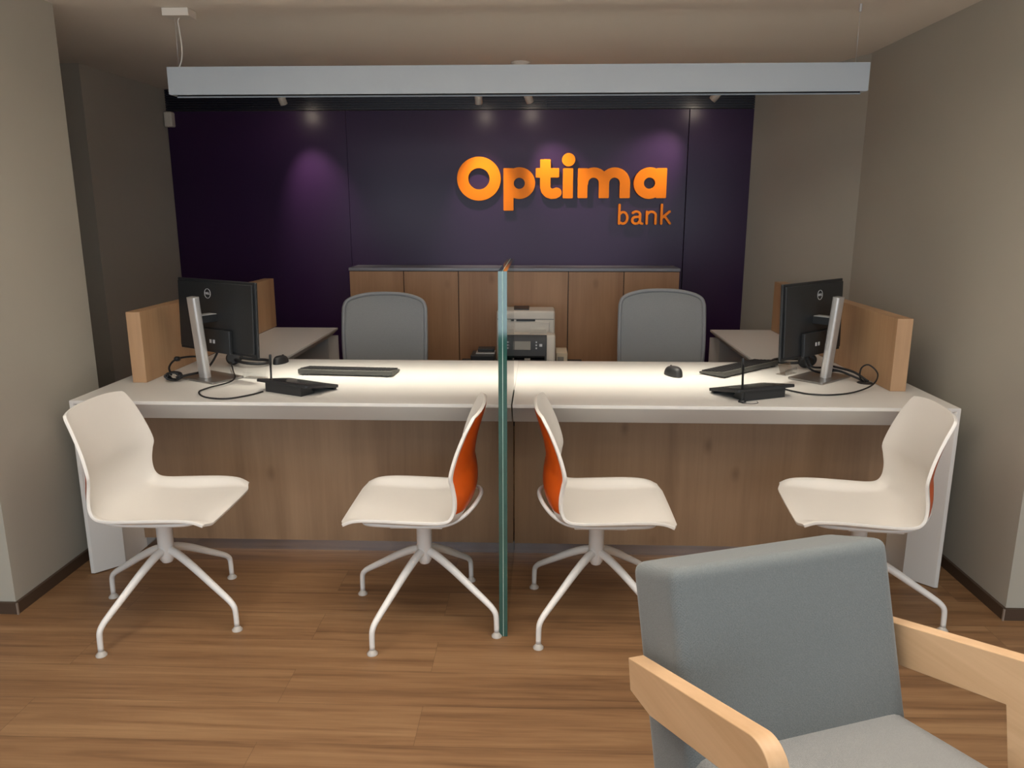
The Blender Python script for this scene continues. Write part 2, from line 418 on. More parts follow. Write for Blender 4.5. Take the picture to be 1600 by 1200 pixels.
# ------------------------------------------------------------------ suspended light beam
bm_ = thing('light_beam', 'long white suspended light beam hanging above the counter', 'ceiling light', (-.12, 3.40, 1.96))
bx0, bx1 = -1.565+.12, 1.326+.12
MB().box(bx0, bx1, -.04, -.036, .004, .112).box(bx0, bx1, .036, .04, .0, .112).box(bx0, bx1, -.036, .036, .106, .112).box(bx0, bx0+.004, -.036, .036, .004, .106).box(bx1-.004, bx1, -.036, .036, .004, .106).build('housing', M['beam'], bm_)
MB().box(bx0+.004, bx1-.004, -.0358, -.033, .006, .1).box(bx0+.004, bx1-.004, .0325, .0355, .006, .1).box(bx0+.004, bx1-.004, -.033, .0325, .070, .074).build('inner_channel', M['beamdark'], bm_)
MB().box(bx0+.008, bx1-.006, -.044, -.040, .001, .004).build('lower_trim', M['beam'], bm_)
MB().box(-1.2, 1.12, -.012, .012, .0655, .0695).build('led_strip', M['diffuser'], bm_)
MB().tube(cr([(bx0+.035, 0, .112), (bx0+.05, 0, .15), (bx0+.055, .0, .20), (bx0+.05, 0, .27), (bx0+.05, -.002, .3), (bx0+.08, -.02, .325)], 6), .0028, 6).build('power_cable', M['lamp'], bm_)
MB().tube([(bx0+.035, 0, .112), (bx0+.035, 0, .335)], .0009, 6).build('suspension_wire', M['silver'], bm_)
MB().tube([(bx1-.045, 0, .112), (bx1-.045, 0, .335)], .0009, 6).build('suspension_wire', M['silver'], bm_)
MB().lathe([(.006, .31), (.006, .339)], bx0+.035, 0, 12).build('wire_fitting', M['silver'], bm_)
MB().lathe([(.006, .31), (.006, .339)], bx1-.045, 0, 12).build('wire_fitting', M['silver'], bm_)
MB().box(bx0+.005, bx0+.115, -.05, .03, .308, .339).build('ceiling_canopy', M['lamp'], bm_, bevel=.002)

# spotlights by the purple wall
def spot(x, aim, label):
    d = Vector(aim).normalized()
    t = thing('spotlight', label, 'spotlight', (x, 5.13, 2.30), 0, 'white cylinder spotlights below the ceiling')
    MB().lathe([(.03, -.012), (.03, 0)], 0, 0, 20).build('ceiling_base', M['lamp'], t)
    MB().tube([(0, 0, -.012), (0, 0, -.05)], .006, 8).build('stem', M['lamp'], t)
    c = Vector((0, 0, -.075)); q = d.to_track_quat('-Z', 'Y').to_matrix().to_4x4(); q.translation = c
    MB().lathe([(.016, .045), (.0245, .043), (.0245, -.078), (.021, -.0785)], 0, 0, 24, mat=q).build('barrel', M['lamp'], t)
    MB().lathe([(.0185, -.0786), (.0185, -.0790)], 0, 0, 24, mat=q).build('lens', M['lens'], t)
    l = bpy.data.lights.new('spot_lamp', 'SPOT'); l.energy = SPOT_E; l.spot_size = R(54); l.spot_blend = 1; l.color = (1, .86, .74); l.shadow_soft_size = .018
    lo = bpy.data.objects.new('spot_lamp', l); C.objects.link(lo)
    lo.location = Vector((x, 5.13, 2.30))+c+d*.085; lo.rotation_euler = d.to_track_quat('-Z', 'Y').to_euler()
SPOT_E = 31
spot(-1.672, (.13, .35, -.68), 'leftmost white cylinder spotlight aimed at the left of the purple wall')
spot(-.402, (.02, .35, -.8), 'white cylinder spotlight pointing straight down above the letter O of the sign')
spot(-.10, (.26, .36, -.62), 'white cylinder spotlight tilted to the right above the middle of the sign')
spot(1.12, (-.42, .36, -.52), 'rightmost white cylinder spotlight tilted left towards the end of the sign')

tag(MB().box(-.028, .028, -.03, .03, -.05, .05).build('motion_sensor', M['lamp'], bevel=.01, seg=3), 'small white motion sensor high in the corner at the left end of the purple wall', 'sensor').location = (-2.551, 5.45, 2.098)
t = thing('smoke_detector', 'white round smoke detector on the ceiling just above the light beam', 'smoke detector', (-.12, 4.6, H))
MB().lathe([(.035, -.03), (.045, -.022), (.05, -.008)], 0, 0, 28).build('housing', M['lamp'], t)
MB().lathe([(.055, -.008), (.055, 0)], 0, 0, 28).build('base', M['lamp'], t)

# ------------------------------------------------------------------ wall sign letters, contours of signed distance shapes
def contour(sdf, x0, x1, y0, y1, st):
    nx = int((x1-x0)/st)+1; ny = int((y1-y0)/st)+1
    F = [[sdf(x0+i*st, y0+j*st) for j in range(ny+1)] for i in range(nx+1)]
    nxt = {}
    def ip(i, j, k):
        if k == 0: a, b = F[i][j], F[i+1][j]; t = a/(a-b); return (('h', i, j), (x0+(i+t)*st, y0+j*st))
        a, b = F[i][j], F[i][j+1]; t = a/(a-b); return (('v', i, j), (x0+i*st, y0+(j+t)*st))
    pos = {}; adj = {}
    for i in range(nx):
        for j in range(ny):
            c = [F[i][j] < 0, F[i+1][j] < 0, F[i+1][j+1] < 0, F[i][j+1] < 0]
            es = []
            if c[0] != c[1]: es.append(ip(i, j, 0))
            if c[1] != c[2]: es.append(ip(i+1, j, 1))
            if c[2] != c[3]: es.append(ip(i, j+1, 0))
            if c[3] != c[0]: es.append(ip(i, j, 1))
            for k in range(0, len(es)-1, 2):
                (a, pa), (b, pb) = es[k], es[k+1]
                pos[a] = pa; pos[b] = pb; adj.setdefault(a, []).append(b); adj.setdefault(b, []).append(a)
    loops = []; seen = set()
    for s0 in list(adj):
        if s0 in seen: continue
        lp = [s0]; seen.add(s0); cur = s0
        while True:
            n = [q for q in adj[cur] if q not in seen]
            if not n: break
            cur = n[0]; seen.add(cur); lp.append(cur)
        if len(lp) > 6: loops.append([pos[q] for q in lp])
    return loops

def sd_circle(x, y, cx, cy, r): return math.hypot(x-cx, y-cy)-r
def sd_box(x, y, xa, xb, ya, yb, r=4):
    cx, cy = (xa+xb)/2, (ya+yb)/2; dx = abs(x-cx)-(xb-xa)/2+r; dy = abs(y-cy)-(yb-ya)/2+r
    return math.hypot(max(dx, 0), max(dy, 0))+min(max(dx, dy), 0)-r
def sd_seg(x, y, a, b, r):
    px, py = x-a[0], y-a[1]; bx, by = b[0]-a[0], b[1]-a[1]
    h = max(0, min(1, (px*bx+py*by)/(bx*bx+by*by+1e-9))); return math.hypot(px-bx*h, py-by*h)-r
def sd_poly(x, y, pts, r): return min(sd_seg(x, y, pts[i], pts[i+1], r) for i in range(len(pts)-1))
def arc(cx, cy, r, a0, a1, n=14, ry=None):
    ry = ry or r
    return [(cx+r*math.cos(R(a0+(a1-a0)*k/n)), cy-ry*math.sin(R(a0+(a1-a0)*k/n))) for k in range(n+1)]
S_ = lambda *a: min(a)
B = 6.2   # thin stroke radius
LET = [
 ('O', (190, 455, 150, 425), lambda x, y: max(sd_circle(x, y, 322, 287, 123.5), -sd_circle(x, y, 322, 287, 61))),
 ('p', (450, 650, 215, 480), lambda x, y: max(S_(sd_circle(x, y, 551, 312, 89), sd_box(x, y, 462, 518, 228, 468), max(sd_box(x, y, 500, 540, 250, 370, 1), 0)), -sd_circle(x, y, 551, 313, 32))),
 ('t', (635, 795, 170, 412), lambda x, y: S_(sd_box(x, y, 669, 727, 179, 330), sd_box(x, y, 644, 775, 228, 280), sd_poly(x, y, [(698, 300), (698, 335), (703, 353), (716, 367), (734, 373), (752, 371), (762, 366)], 28.5))),
 ('i', (785, 875, 135, 410), lambda x, y: S_(sd_circle(x, y, 828, 181, 36.5), sd_box(x, y, 798, 854, 229, 398))),
 ('m', (875, 1185, 215, 410), lambda x, y: S_(sd_box(x, y, 882, 936, 229, 397), sd_box(x, y, 1001, 1057, 305, 397), sd_box(x, y, 1118, 1175, 305, 397),
    max(sd_poly(x, y, arc(970, 312, 59, 180, 0), 28.2), y-330), max(sd_poly(x, y, arc(1087.5, 312, 59, 180, 0), 28.2), y-330))),
 ('a', (1188, 1390, 215, 410), lambda x, y: max(S_(sd_circle(x, y, 1284, 313, 88.5), sd_box(x, y, 1323, 1379, 229, 397), max(sd_box(x, y, 1300, 1345, 250, 375, 1), 0)), -sd_circle(x, y, 1284, 313, 32))),
 ('b', (1102, 1182, 420, 562), lambda x, y: S_(sd_seg(x, y, (1120, 436), (1120, 543), B), sd_poly(x, y, [(1120, 492)]+arc(1142, 510, 24, 125, -120, 18, 33)+[(1120, 541)], B))),
 ('a', (1180, 1262, 458, 562), lambda x, y: S_(sd_poly(x, y, [(1196, 482)]+arc(1216, 492, 22, 130, 0, 10, 18)+[(1238, 530), (1242, 541), (1251, 543)], B), sd_poly(x, y, [(1238, 503), (1216, 505)]+arc(1212, 524, 18, 100, 270, 12, 19)+[(1226, 541), (1238, 527)], B))),
 ('n', (1260, 1342, 458, 562), lambda x, y: S_(sd_seg(x, y, (1276, 475), (1276, 543), B), sd_poly(x, y, [(1276, 492)]+arc(1302, 496, 24, 130, 0, 10, 21)+[(1326, 543)], B))),
 ('k', (1344, 1426, 420, 562), lambda x, y: S_(sd_seg(x, y, (1359, 436), (1359, 543), B), sd_seg(x, y, (1362, 510), (1404, 474), B), sd_seg(x, y, (1376, 500), (1408, 542), B))),
]
sign = thing('wall_sign', 'orange raised letters reading Optima bank mounted on the purple wall', 'sign', (.15, 5.48, 1.63))
for ch, (x0, x1, y0, y1), f in LET:
    big = y0 < 415 and x1 < 1400 and ch != 'b' and not (ch == 'a' and x0 < 1185) and ch not in 'nk'
    loops = contour(f, x0+.37, x1, y0+.41, y1, 3.0 if big else 1.6)
    cu = bpy.data.curves.new('letter', 'CURVE'); cu.dimensions = '2D'; cu.fill_mode = 'BOTH'
    cu.extrude = .009; cu.bevel_depth = .0008
    for lp in loops:
        sp = cu.splines.new('POLY'); sp.points.add(len(lp)-1); sp.use_cyclic_u = True
        for k, (u, v) in enumerate(lp):
            X = -.571+(660+u/3.636-716)*.004414-.15; Z = 1.869-(200+v/3.636-240)*.00428-1.63
            sp.points[k].co = (X, Z, 0, 1)
    tmp = bpy.data.objects.new('tmp', cu); C.objects.link(tmp)
    dg = bpy.context.evaluated_depsgraph_get(); me = bpy.data.meshes.new_from_object(tmp.evaluated_get(dg))
    me.transform(Matrix.Translation((0, -.022, 0)) @ Matrix.Rotation(PI/2, 4, 'X'))
    bpy.data.objects.remove(tmp)
    me.materials.clear(); me.materials.append(M['orange_sign'])
    o = bpy.data.objects.new('letter', me); C.objects.link(o); o.parent = sign
# mounting pins behind the letters
for i, ux in enumerate((250, 390, 490, 698, 826, 910, 1146, 1350)):
    X = -.571+(660+ux/3.636-716)*.004414-.15; Z = 1.869-(200+(320)/3.636-240)*.00428-1.63
    MB().tube([(X, -.014, Z), (X, 0, Z)], .004, 8).build('mounting_pin', M['frieze'], sign)

# ------------------------------------------------------------------ visitor chairs
SE = [(.247, .449, .213), (.205, .466, .219), (.13, .471, .224), (0, .467, .226), (-.075, .465, .225), (-.113, .472, .223), (-.129, .497, .218), (-.131, .54, .213), (-.124, .585, .213), (-.120, .622, .219), (-.138, .69, .210), (-.166, .76, .199), (-.190, .806, .188), (-.199, .821, .176)]
SC = [(.262, .438), (.225, .448), (.13, .441), (0, .435), (-.085, .440), (-.138, .455), (-.168, .485), (-.180, .53), (-.176, .585), (-.168, .63), (-.178, .70), (-.197, .765), (-.215, .812), (-.223, .832)]
def cr1(tab, s):
    n = len(tab)-1; x = s*n; i = min(int(x), n-1); t = x-i
    p0 = tab[max(i-1, 0)]; p1 = tab[i]; p2 = tab[i+1]; p3 = tab[min(i+2, n)]
    return [.5*((2*b)+(c-a)*t+(2*a-5*b+4*c-d)*t*t+(3*b-a-3*c+d)*t**3) for a, b, c, d in zip(p0, p1, p2, p3)]
def shell(s, t):
    t = 2*t-1
    ex, ez, hw = cr1(SE, s); cx, cz = cr1(SC, s)
    k = min(1, max(0, (s-.34)/.16)); k = k*k*(3-2*k)
    q = min(1, max(0, (abs(t)-.74)/.24)); q = q*q*(3-2*q)
    w = (1-k)*(.15*t*t+.85*q)+k*(.55*abs(t)**2+.45*abs(t)**4)
    return Vector((cx+(ex-cx)*w, hw*t, cz+(ez-cz)*w))
def shell_n(s, t):
    d = 1e-3; a = shell(min(s+d, 1), t)-shell(max(s-d, 0), t); b = shell(s, min(t+d, 1))-shell(s, max(t-d, 0))
    return a.cross(b).normalized()
def make_visitor(loc, rz, base_rot, label):
    t = thing('visitor_chair', label, 'chair', loc, rz, 'white visitor chairs at the counter')
    # shell with real thickness
    nu, nv, th = 56, 40, .0105
    sgn = 1 if shell_n(.3, .5).z > 0 else -1
    top = [[shell(i/nu, j/nv) for j in range(nv+1)] for i in range(nu+1)]
    bot = [[top[i][j]-shell_n(i/nu, j/nv)*sgn*th for j in range(nv+1)] for i in range(nu+1)]
    mb = MB(); V = [v for r_ in top for v in r_]+[v for r_ in bot for v in r_]; o = (nu+1)*(nv+1); F = []
    id_ = lambda i, j: i*(nv+1)+j
    for i in range(nu):
        for j in range(nv):
            q = (id_(i, j), id_(i, j+1), id_(i+1, j+1), id_(i+1, j)); F.append(q); F.append(tuple(o+k for k in q[::-1]))
    for i in range(nu):
        for j in (0, nv): F.append((id_(i, j), id_(i+1, j), o+id_(i+1, j), o+id_(i, j)))
    for j in range(nv):
        for i in (0, nu): F.append((id_(i, j), id_(i, j+1), o+id_(i, j+1), o+id_(i, j)))
    mb.add(V, F, True)
    ob = mb.build('seat_shell', M['whiteshell'], t)
    md = ob.modifiers.new('bevel', 'BEVEL'); md.width = .003; md.segments = 2; md.limit_method = 'ANGLE'; md.angle_limit = R(50)
    # orange cover on the rear of the back
    def cov(u, v):
        s = .455+u*(.965-.455); tt = .5+(v-.5)*.955
        k = math.sin(PI*min(1, max(0, u)))**.5*math.sin(PI*v)**.5 if 0 < u < 1 and 0 < v < 1 else 0
        return shell(s, tt)-shell_n(s, tt)*sgn*(.0108+.010*k)
    MB().grid(cov, 26, 20).build('back_cover', M['orange'], t, recalc=False)
    # tubular cradle
    loop = [(.17, -.10, .428), (.185, -.145, .431), (.16, -.172, .433), (.08, -.180, .4325), (-.04, -.182, .432), (-.11, -.176, .438), (-.16, -.145, .455), (-.197, -.085, .478), (-.212, 0, .487)]
    loop = loop + [(x, -y, z) for x, y, z in loop[-2::-1]]
    MB().tube(cr(loop, 6, closed=True), .0075, 10, closed=True).build('seat_frame', M['whitemetal'], t)
    MB().box(-.09, .09, -.176, -.15, .420, .428).box(-.09, .09, .15, .176, .420, .428).box(-.09, .09, -.15, .15, .412, .426).build('mounting_plate', M['whitemetal'], t, bevel=.002)
    MB().lathe([(.018, .212), (.024, .222), (.028, .235), (.0285, .41), (.04, .414)], 0, 0, 28).build('column', M['whitemetal'], t)
    for k in range(4):
        a = base_rot-rz+k*PI/2; c, s = math.cos(a), math.sin(a)
        pr = [(.012, .262), (.05, .252), (.12, .216), (.20, .166), (.27, .122), (.293, .105), (.305, .090), (.3095, .070), (.311, .018)]
        rr = [.016, .0155, .0145, .0128, .0114, .0106, .0102, .0098, .0095]
        pts = cr([(r_*c, r_*s, z) for r_, z in pr], 4); n = len(pts); rad = [rr[min(len(rr)-1, int(i/4))]+(rr[min(len(rr)-1, int(i/4)+1)]-rr[min(len(rr)-1, int(i/4))])*((i % 4)/4) for i in range(n)]
        lg = MB().tube(pts, rad, 12).build('leg', M['whitemetal'], t)
        MB().lathe([(.0185, 0), (.019, .004), (.012, .012), (.008, .0185)], .311*c, .311*s, 18).build('glide', M['glide'], lg)
    return t
def place(loc, rz, base_rot, label):
    return make_visitor(loc, rz, base_rot, label)
place((-1.380, 2.600, 0), R(0), R(24+45), 'leftmost white shell chair facing right, orange back cover hidden, at counter end')
place((-.420, 2.627, 0), R(180), R(17+45), 'white shell chair with orange back just left of the glass partition, facing left')
place((.214, 2.640, 0), R(0), R(2.4+45), 'white shell chair with orange back just right of the glass partition, facing right')
place((1.165, 2.650, 0), R(174), R(-14), 'rightmost white shell chair facing left, partly behind the grey armchair')

# ------------------------------------------------------------------ grey armchair in the foreground
az = math.atan2(-.94404, .32983)+PI/2     # local -y is forward
arm = thing('armchair', 'grey upholstered armchair with pale wood arms in the right foreground', 'armchair', (.508, 1.4755, 0), az)
# local frame: forward = -y, lateral = x
def YF_(f): return -f
tilt = math.tan(R(16.6))
def cushion(name, corners_fz, hw, mat, r, sub=3, crown=.0, parent=arm, seam=True):
    """block with side profile corners (f,z) and half width, softly bevelled"""
    mb = MB(); mb.prism([(-f, z) for f, z in corners_fz], -hw, hw, 'X')
    bm = bmesh.new()
    for v in mb.v: bm.verts.new(v)
    bm.verts.ensure_lookup_table()
    for f in mb.f: bm.faces.new([bm.verts[i] for i in f])
    bmesh.ops.recalc_face_normals(bm, faces=bm.faces)
    bmesh.ops.bevel(bm, geom=list(bm.edges), offset=r, segments=5, profile=.6, affect='EDGES')
    for _ in range(1): bmesh.ops.subdivide_edges(bm, edges=[e_ for e_ in bm.edges if e_.calc_length() > .08], cuts=5, use_grid_fill=True)
    cy = sum(-f for f, z in corners_fz)/len(corners_fz); cz = sum(z for f, z in corners_fz)/len(corners_fz)
    bm.normal_update()
    me = bpy.data.meshes.new(name); bm.to_mesh(me); bm.free()
    for p in me.polygons: p.use_smooth = True
    me.materials.append(mat)
    o = bpy.data.objects.new(name, me); C.objects.link(o); o.parent = parent
    wn = o.modifiers.new('wn', 'WEIGHTED_NORMAL')
    return o
# back rest, 0.19 thick, leaning back
L_ = .60; dn = (math.sin(R(16.6)), -math.cos(R(16.6))); bk = (-math.cos(R(16.6)), -math.sin(R(16.6)))
Tp = (-.004, .803); Th = .185
c0 = Tp; c1 = (Tp[0]+dn[0]*L_, Tp[1]+dn[1]*L_); c2 = (c1[0]+bk[0]*Th, c1[1]+bk[1]*Th+.02); c3 = (Tp[0]+bk[0]*Th, Tp[1]+bk[1]*Th-.012)
cushion('backrest', [c0, c1, c2, c3], .261, M['fabric'], .030)
# piping seams on the back
for sx in (-1, 1):
    off = .2445
    P0 = (sx*off, -(c0[0]-.004), c0[1]-.03); P1 = (sx*off, -(c0[0]+dn[0]*.42), c0[1]+dn[1]*.42)
    MB().tube([(sx*.251, -(c0[0]+dn[0]*k_*.42+.0)+.0055, c0[1]+dn[1]*(.04+k_*.38)) for k_ in [i/10 for i in range(11)]], .0022, 6).build('seam', M['fabric'], arm)
# seat cushion, tilted
sl = math.tan(R(9.5))
def sz(f): return .452+(f-.10)*sl
cushion('seat_cushion', [(.06, sz(.06)), (.60, sz(.60)), (.60, sz(.60)-.13), (.06, sz(.06)-.13)], .252, M['seatfabric'], .042)
# wooden arm frames
ZA = lambda f: .660+(f-.2)*.285
for sx in (-1, 1):
    x0, x1 = (.281, .316) if sx > 0 else (-.316, -.281)
    poly = [(-.066, ZA(-.066)), (-.052, .518), (.036, .518), (.292, ZA(.292)-.095), (.402, 0), (.492, 0), (.428, ZA(.36)-.085)]
    # rounded front top corner
    cx, cz, rr_ = .362, ZA(.362)-.048, .048
    a0, a1 = 10, 106
    poly += [(cx+rr_*math.cos(R(a)), cz+rr_*math.sin(R(a))) for a in range(a0, a1+1, 8)]
    MB().prism([(-f, z) for f, z in poly], x0, x1, 'X').build('arm_frame', M['oak'], arm, bevel=.002)
    # rear leg
    MB().prism([(-f, z) for f, z in [(-.02, .33), (.06, .33), (-.09, 0), (-.15, 0)]], x0 if sx > 0 else x0, x1, 'X').build('rear_leg', M['oak'], arm, bevel=.002)
MB().box(-.281, .281, -.36, -.31, .34, .39).build('cross_rail', M['oak'], arm, bevel=.002)
MB().box(-.281, .281, -.06, 0.0, .27, .325).build('cross_rail', M['oak'], arm, bevel=.002)

# ------------------------------------------------------------------ task chairs behind the counter
def make_task(loc, rz, label, top):
    t = thing('office_chair', label, 'chair', loc, rz, 'grey mesh office chairs behind the counter')
    # backrest: curved rounded panel, front faces -y
    W, z0, z1 = .475, .52, top
    def outline():
        pts = [(-W/2+.01, z0), (-W/2, z0+.2), (-W/2+.001, z1-.11), (-W/2+.006, z1-.065), (-W/2+.02, z1-.04), (-W/2+.06, z1-.02), (-.1, z1-.004), (0, z1), ]
        return pts+[(-x, z) for x, z in pts[-2::-1]]
    ol = outline()
    def yv(x, z): return .035*(1-(x/(W/2))**2)+.02*math.sin((z-z0)/(z1-z0)*PI)*-1+(.05*(z-z0)/(z1-z0))
    path = cr([(x, yv(x, z), z) for x, z in ol], 4)
    MB().tube([Vector(p) for p in path]+[Vector(path[0])], .011, 10).build('back_frame', M['chairframe'], t)
    def mesh_fn(u, v):
        z = z0+u*(z1-z0)
        # half width at z from the outline
        hw = W/2
        for (xa, za), (xb, zb) in zip(ol[:8], ol[1:8]):
            if za <= z <= zb and zb > za: hw = abs(xa+(xb-xa)*(z-za)/(zb-za)); break
        if u == 1: hw = .02
        x = (2*v-1)*hw; return (x, yv(x, z), z)
    MB().grid(mesh_fn, 40, 20).build('back_mesh', M['mesh'], t, solid=.003, recalc=False)
    MB().prism(rrect(.48, .46, .09, 6, 0, -.25), .44, .505).build('seat', M['mesh'], t, bevel=.015, seg=3)
    MB().tube(cr([(0, .06, .62), (0, .09, .5), (0, .03, .41), (0, -.1, .40)], 5), .018, 10).build('back_support', M['black'], t)
    MB().lathe([(.045, .12), (.03, .16), (.024, .2), (.024, .44)], 0, -.22, 20).build('gas_lift', M['black'], t)
    for k in range(5):
        a = k*2*PI/5+.3; c, s = math.cos(a), math.sin(a)
        lg = MB().tube([(0, -.22, .12), (.15*c, -.22+.15*s, .11), (.28*c, -.22+.28*s, .085)], [.025, .02, .014], 8).build('leg', M['black'], t)
        q = Matrix.Translation((.28*c, -.22+.28*s, .03)) @ Matrix.Rotation(a, 4, 'Z') @ Matrix.Rotation(PI/2, 4, 'X')
        MB().lathe([(.026, -.02), (.03, -.015), (.03, .015), (.026, .02)], 0, 0, 16, mat=q).build('castor', M['black'], lg)
    return t
make_task((-.889, 4.32, 0), 0, 'grey mesh office chair behind the left half of the counter', 1.022)
make_task((.688, 4.32, 0), 0, 'grey mesh office chair behind the right half of the counter', 1.046)

# ------------------------------------------------------------------ monitors
def text_mesh(s, size, ext=.0006):
    cu = bpy.data.curves.new('t', 'FONT'); cu.body = s; cu.size = size; cu.extrude = ext; cu.align_x = 'CENTER'; cu.align_y = 'CENTER'
    tmp = bpy.data.objects.new('tmp', cu); C.objects.link(tmp)
    dg = bpy.context.evaluated_depsgraph_get(); me = bpy.data.meshes.new_from_object(tmp.evaluated_get(dg)); bpy.data.objects.remove(tmp)
    return me
def monitor(loc, rz, label, W, Hh, zc, lean, lx):
    t = thing('monitor', label, 'monitor', loc, rz, 'computer monitors on the counter')
    # local: +y towards the clerk, screen faces +y
    MB().prism(rrect(.255, .17, .012, 3), .0, .009).build('stand_base', M['silverdark'], t, bevel=.002)
    q = Matrix.Translation((0, -.028, .009)) @ Matrix.Rotation(lean, 4, 'X')
    MB().prism(rrect(.056, .034, .012, 5), 0, .362, mat=q).build('stand_column', M['silver'], t, bevel=.001, seg=1)
    MB().box(-.018, .018, -.03, .05, zc-.02, zc+.014).build('stand_arm', M['black'], t, bevel=.003)
    MB().box(-.024, .024, -.034, .04, zc+.0145, zc+.0175).build('arm_cap', M['silver'], t)
    q = Matrix.Translation((0, .062, zc)) @ Matrix.Rotation(-.042, 4, 'X')
    mb = MB(); mb.box(-W/2, W/2, -.006, .006, -Hh/2, Hh/2, mat=q)
    mb.prism([(-W/2+.012, -Hh/2+.014), (W/2-.012, -Hh/2+.014), (W/2-.012, Hh/2-.012), (-W/2+.012, Hh/2-.012)], -.016, -.006, 'Y', mat=q)
    mb.build('panel', M['black'], t, bevel=.0025)
    MB().box(-W/2+.004, W/2-.004, .006, .0068, -Hh/2+.010, Hh/2-.004, mat=q).build('screen', M['blackgloss'], t)
    mb = MB(); mb.box(-.11, .12, -.034, -.016, -Hh/2+.004, -Hh/2+.11, mat=q); mb.build('rear_housing', M['black'], t, bevel=.004)
    mb = MB()
    for k in (-.03, -.006): mb.box(k+.012, k+.025, -.0352, -.034, -Hh/2+.046, -Hh/2+.062, mat=q)
    mb.build('ports', M['logo'], t)
    ring = cr([(.021*math.cos(a*PI/6), 0, .021*math.sin(a*PI/6)) for a in range(12)], 3, closed=True)
    qq = q @ Matrix.Translation((lx, -.0166, Hh/2-.062))
    MB().tube([qq @ Vector(p) for p in ring], .0011, 6, closed=True).build('logo_ring', M['logo'], t)
    me = text_mesh('DELL', .0145); me.transform(qq @ Matrix.Rotation(PI/2, 4, 'X')); me.materials.clear(); me.materials.append(M['logo'])
    o = bpy.data.objects.new('logo_text', me); C.objects.link(o); o.parent = t
    return t
monitor((-1.483, 3.338, .7505), -.538, 'black monitor seen from behind on a silver stand at the left end of the counter', .543, .327, .272, .075, -.042)
monitor((1.262, 3.435, .7505), .735, 'black monitor seen from behind on a silver stand at the right end of the counter', .51, .332, .264, .075, .035)

# ------------------------------------------------------------------ keyboards, mice, headsets, pads
def keyboard(loc, rz, label):
    t = thing('keyboard', label, 'keyboard', loc, rz, 'black computer keyboards')
    # local: +y to the clerk (front), -y the raised rear edge nearer to the camera
    W, D = .445, .135
    prof = [(-D/2, .006), (-D/2, .026), (-D/2+.012, .028), (D/2, .012), (D/2, .004), ]
    MB().prism([(y, z) for y, z in prof], -W/2, W/2, 'X').build('body', M['kbgrey'], t, bevel=.002)
    mb = MB()
    for r_ in range(6):
        y = D/2-.018-r_*.0195; z = .0125+(D/2-y)/D*.0155
        x = -W/2+.008
        while x < W/2-.02:
            w = .0165
            if r_ == 0 and abs(x+.05) < .01: w = .105
            mb.box(x, min(x+w, W/2-.008), y-.0075, y+.0085, z, z+.0045); x += w+.0028
    mb.build('keycaps', M['keys'], t)
    for sx in (-1, 1): MB().box(sx*.19-.012, sx*.19+.012, -D/2+.004, -D/2+.012, 0, .008).build('foot', M['black'], t)
    return t
keyboard((-.882, 3.463, .7505), R(-4.5), 'black keyboard lying flat on the brightly lit left half of the counter')
keyboard((.948, 3.606, .7505), R(42), 'black keyboard turned at an angle in front of the right monitor')
def mouse(loc, rz, label, k=1):
    t = thing('computer_mouse', label, 'mouse', loc, rz, 'computer mice on the counter')
    def fn(u, v):
        a = 2*PI*v; b = u*PI/2
        x = .031*math.cos(a)*math.cos(b)**.5*(1+.08*math.sin(a)); y = .056*math.sin(a)*math.cos(b)**.5; z = .036*math.sin(b)*(1-.18*math.sin(a)*math.cos(b))
        return (x*k, y*k, z*k)
    MB().grid(fn, 10, 28).build('body', M['darkgrey'], t)
    MB().lathe([(.004, -.003), (.0095, -.002), (.0095, .002), (.004, .003)], 0, 0, 14, mat=Matrix.Translation((0, .026*k, .0285*k)) @ Matrix.Rotation(PI/2, 4, 'Y')).build('scroll_wheel', M['black'], t)
    return t
mouse((.615, 3.475, .7505), R(15), 'dark wireless mouse on the bright right half of the counter', 1.15)
mouse((-1.285, 3.70, .7505), R(-10), 'black mouse behind the left monitor near the back edge of the counter')

def pad(loc, rz, label, sgn, sty):
    t = thing('signature_pad', label, 'signature pad', loc, rz, 'signature pads on the counter')
    q = Matrix.Translation((0, 0, .030)) @ Matrix.Rotation(-.17, 4, 'X')
    MB().prism(rrect(.285, .195, .012, 4), -.006, .006, mat=q).build('body', M['darkgrey'], t, bevel=.002)
    MB().box(-.112, .112, -.07, .07, .006, .0066, mat=q).build('screen', M['blackgloss'], t)
    MB().prism([(-.085, .0), (-.085, .038), (-.03, .028), (-.01, .0)], -.10, .10, 'X').build('wedge_foot', M['black'], t)
    MB().box(-.13, .13, .075, .09, 0, .008).build('front_foot', M['black'], t)
    return t
pad((-1.015, 3.115, .7505), R(-27), 'dark signature pad tilted on its wedge in front of the left keyboard', 1, 0)
pad((.868, 3.10, .7505), R(24), 'dark signature pad tilted on its wedge in front of the right keyboard', 1, 0)
def stylus(loc, tiltx, tilty, label, h):
    t = thing('stylus_pen', label, 'pen', loc, 0, 'stylus pens standing in holders', tiltx, tilty)
    MB().lathe([(.0035, .004), (.0045, .012), (.0045, h-.01), (.0058, h*.75), (.0045, h)][:3]+[(.006, h-.045), (.006, h-.004), (.004, h)], 0, 0, 12).build('barrel', M['black'], t)
    MB().lathe([(.016, 0), (.015, .006), (.008, .010)], 0, 0, 16).build('holder', M['black'], t)
    MB().tube(cr([(.01, 0, .004), (-.01, -.03, .003), (.02, -.05, .003), (.05, -.04, .003), (.055, -.01, .003)], 6), .0012, 6).build('tether', M['cable'], t)
    return t
stylus((-1.178, 3.255, .7505), R(0), R(1.5), 'black stylus pen standing upright beside the left signature pad', .125)
stylus((.800, 2.972, .7505), R(-2), R(-2), 'black stylus pen standing upright at the right signature pad', .175)

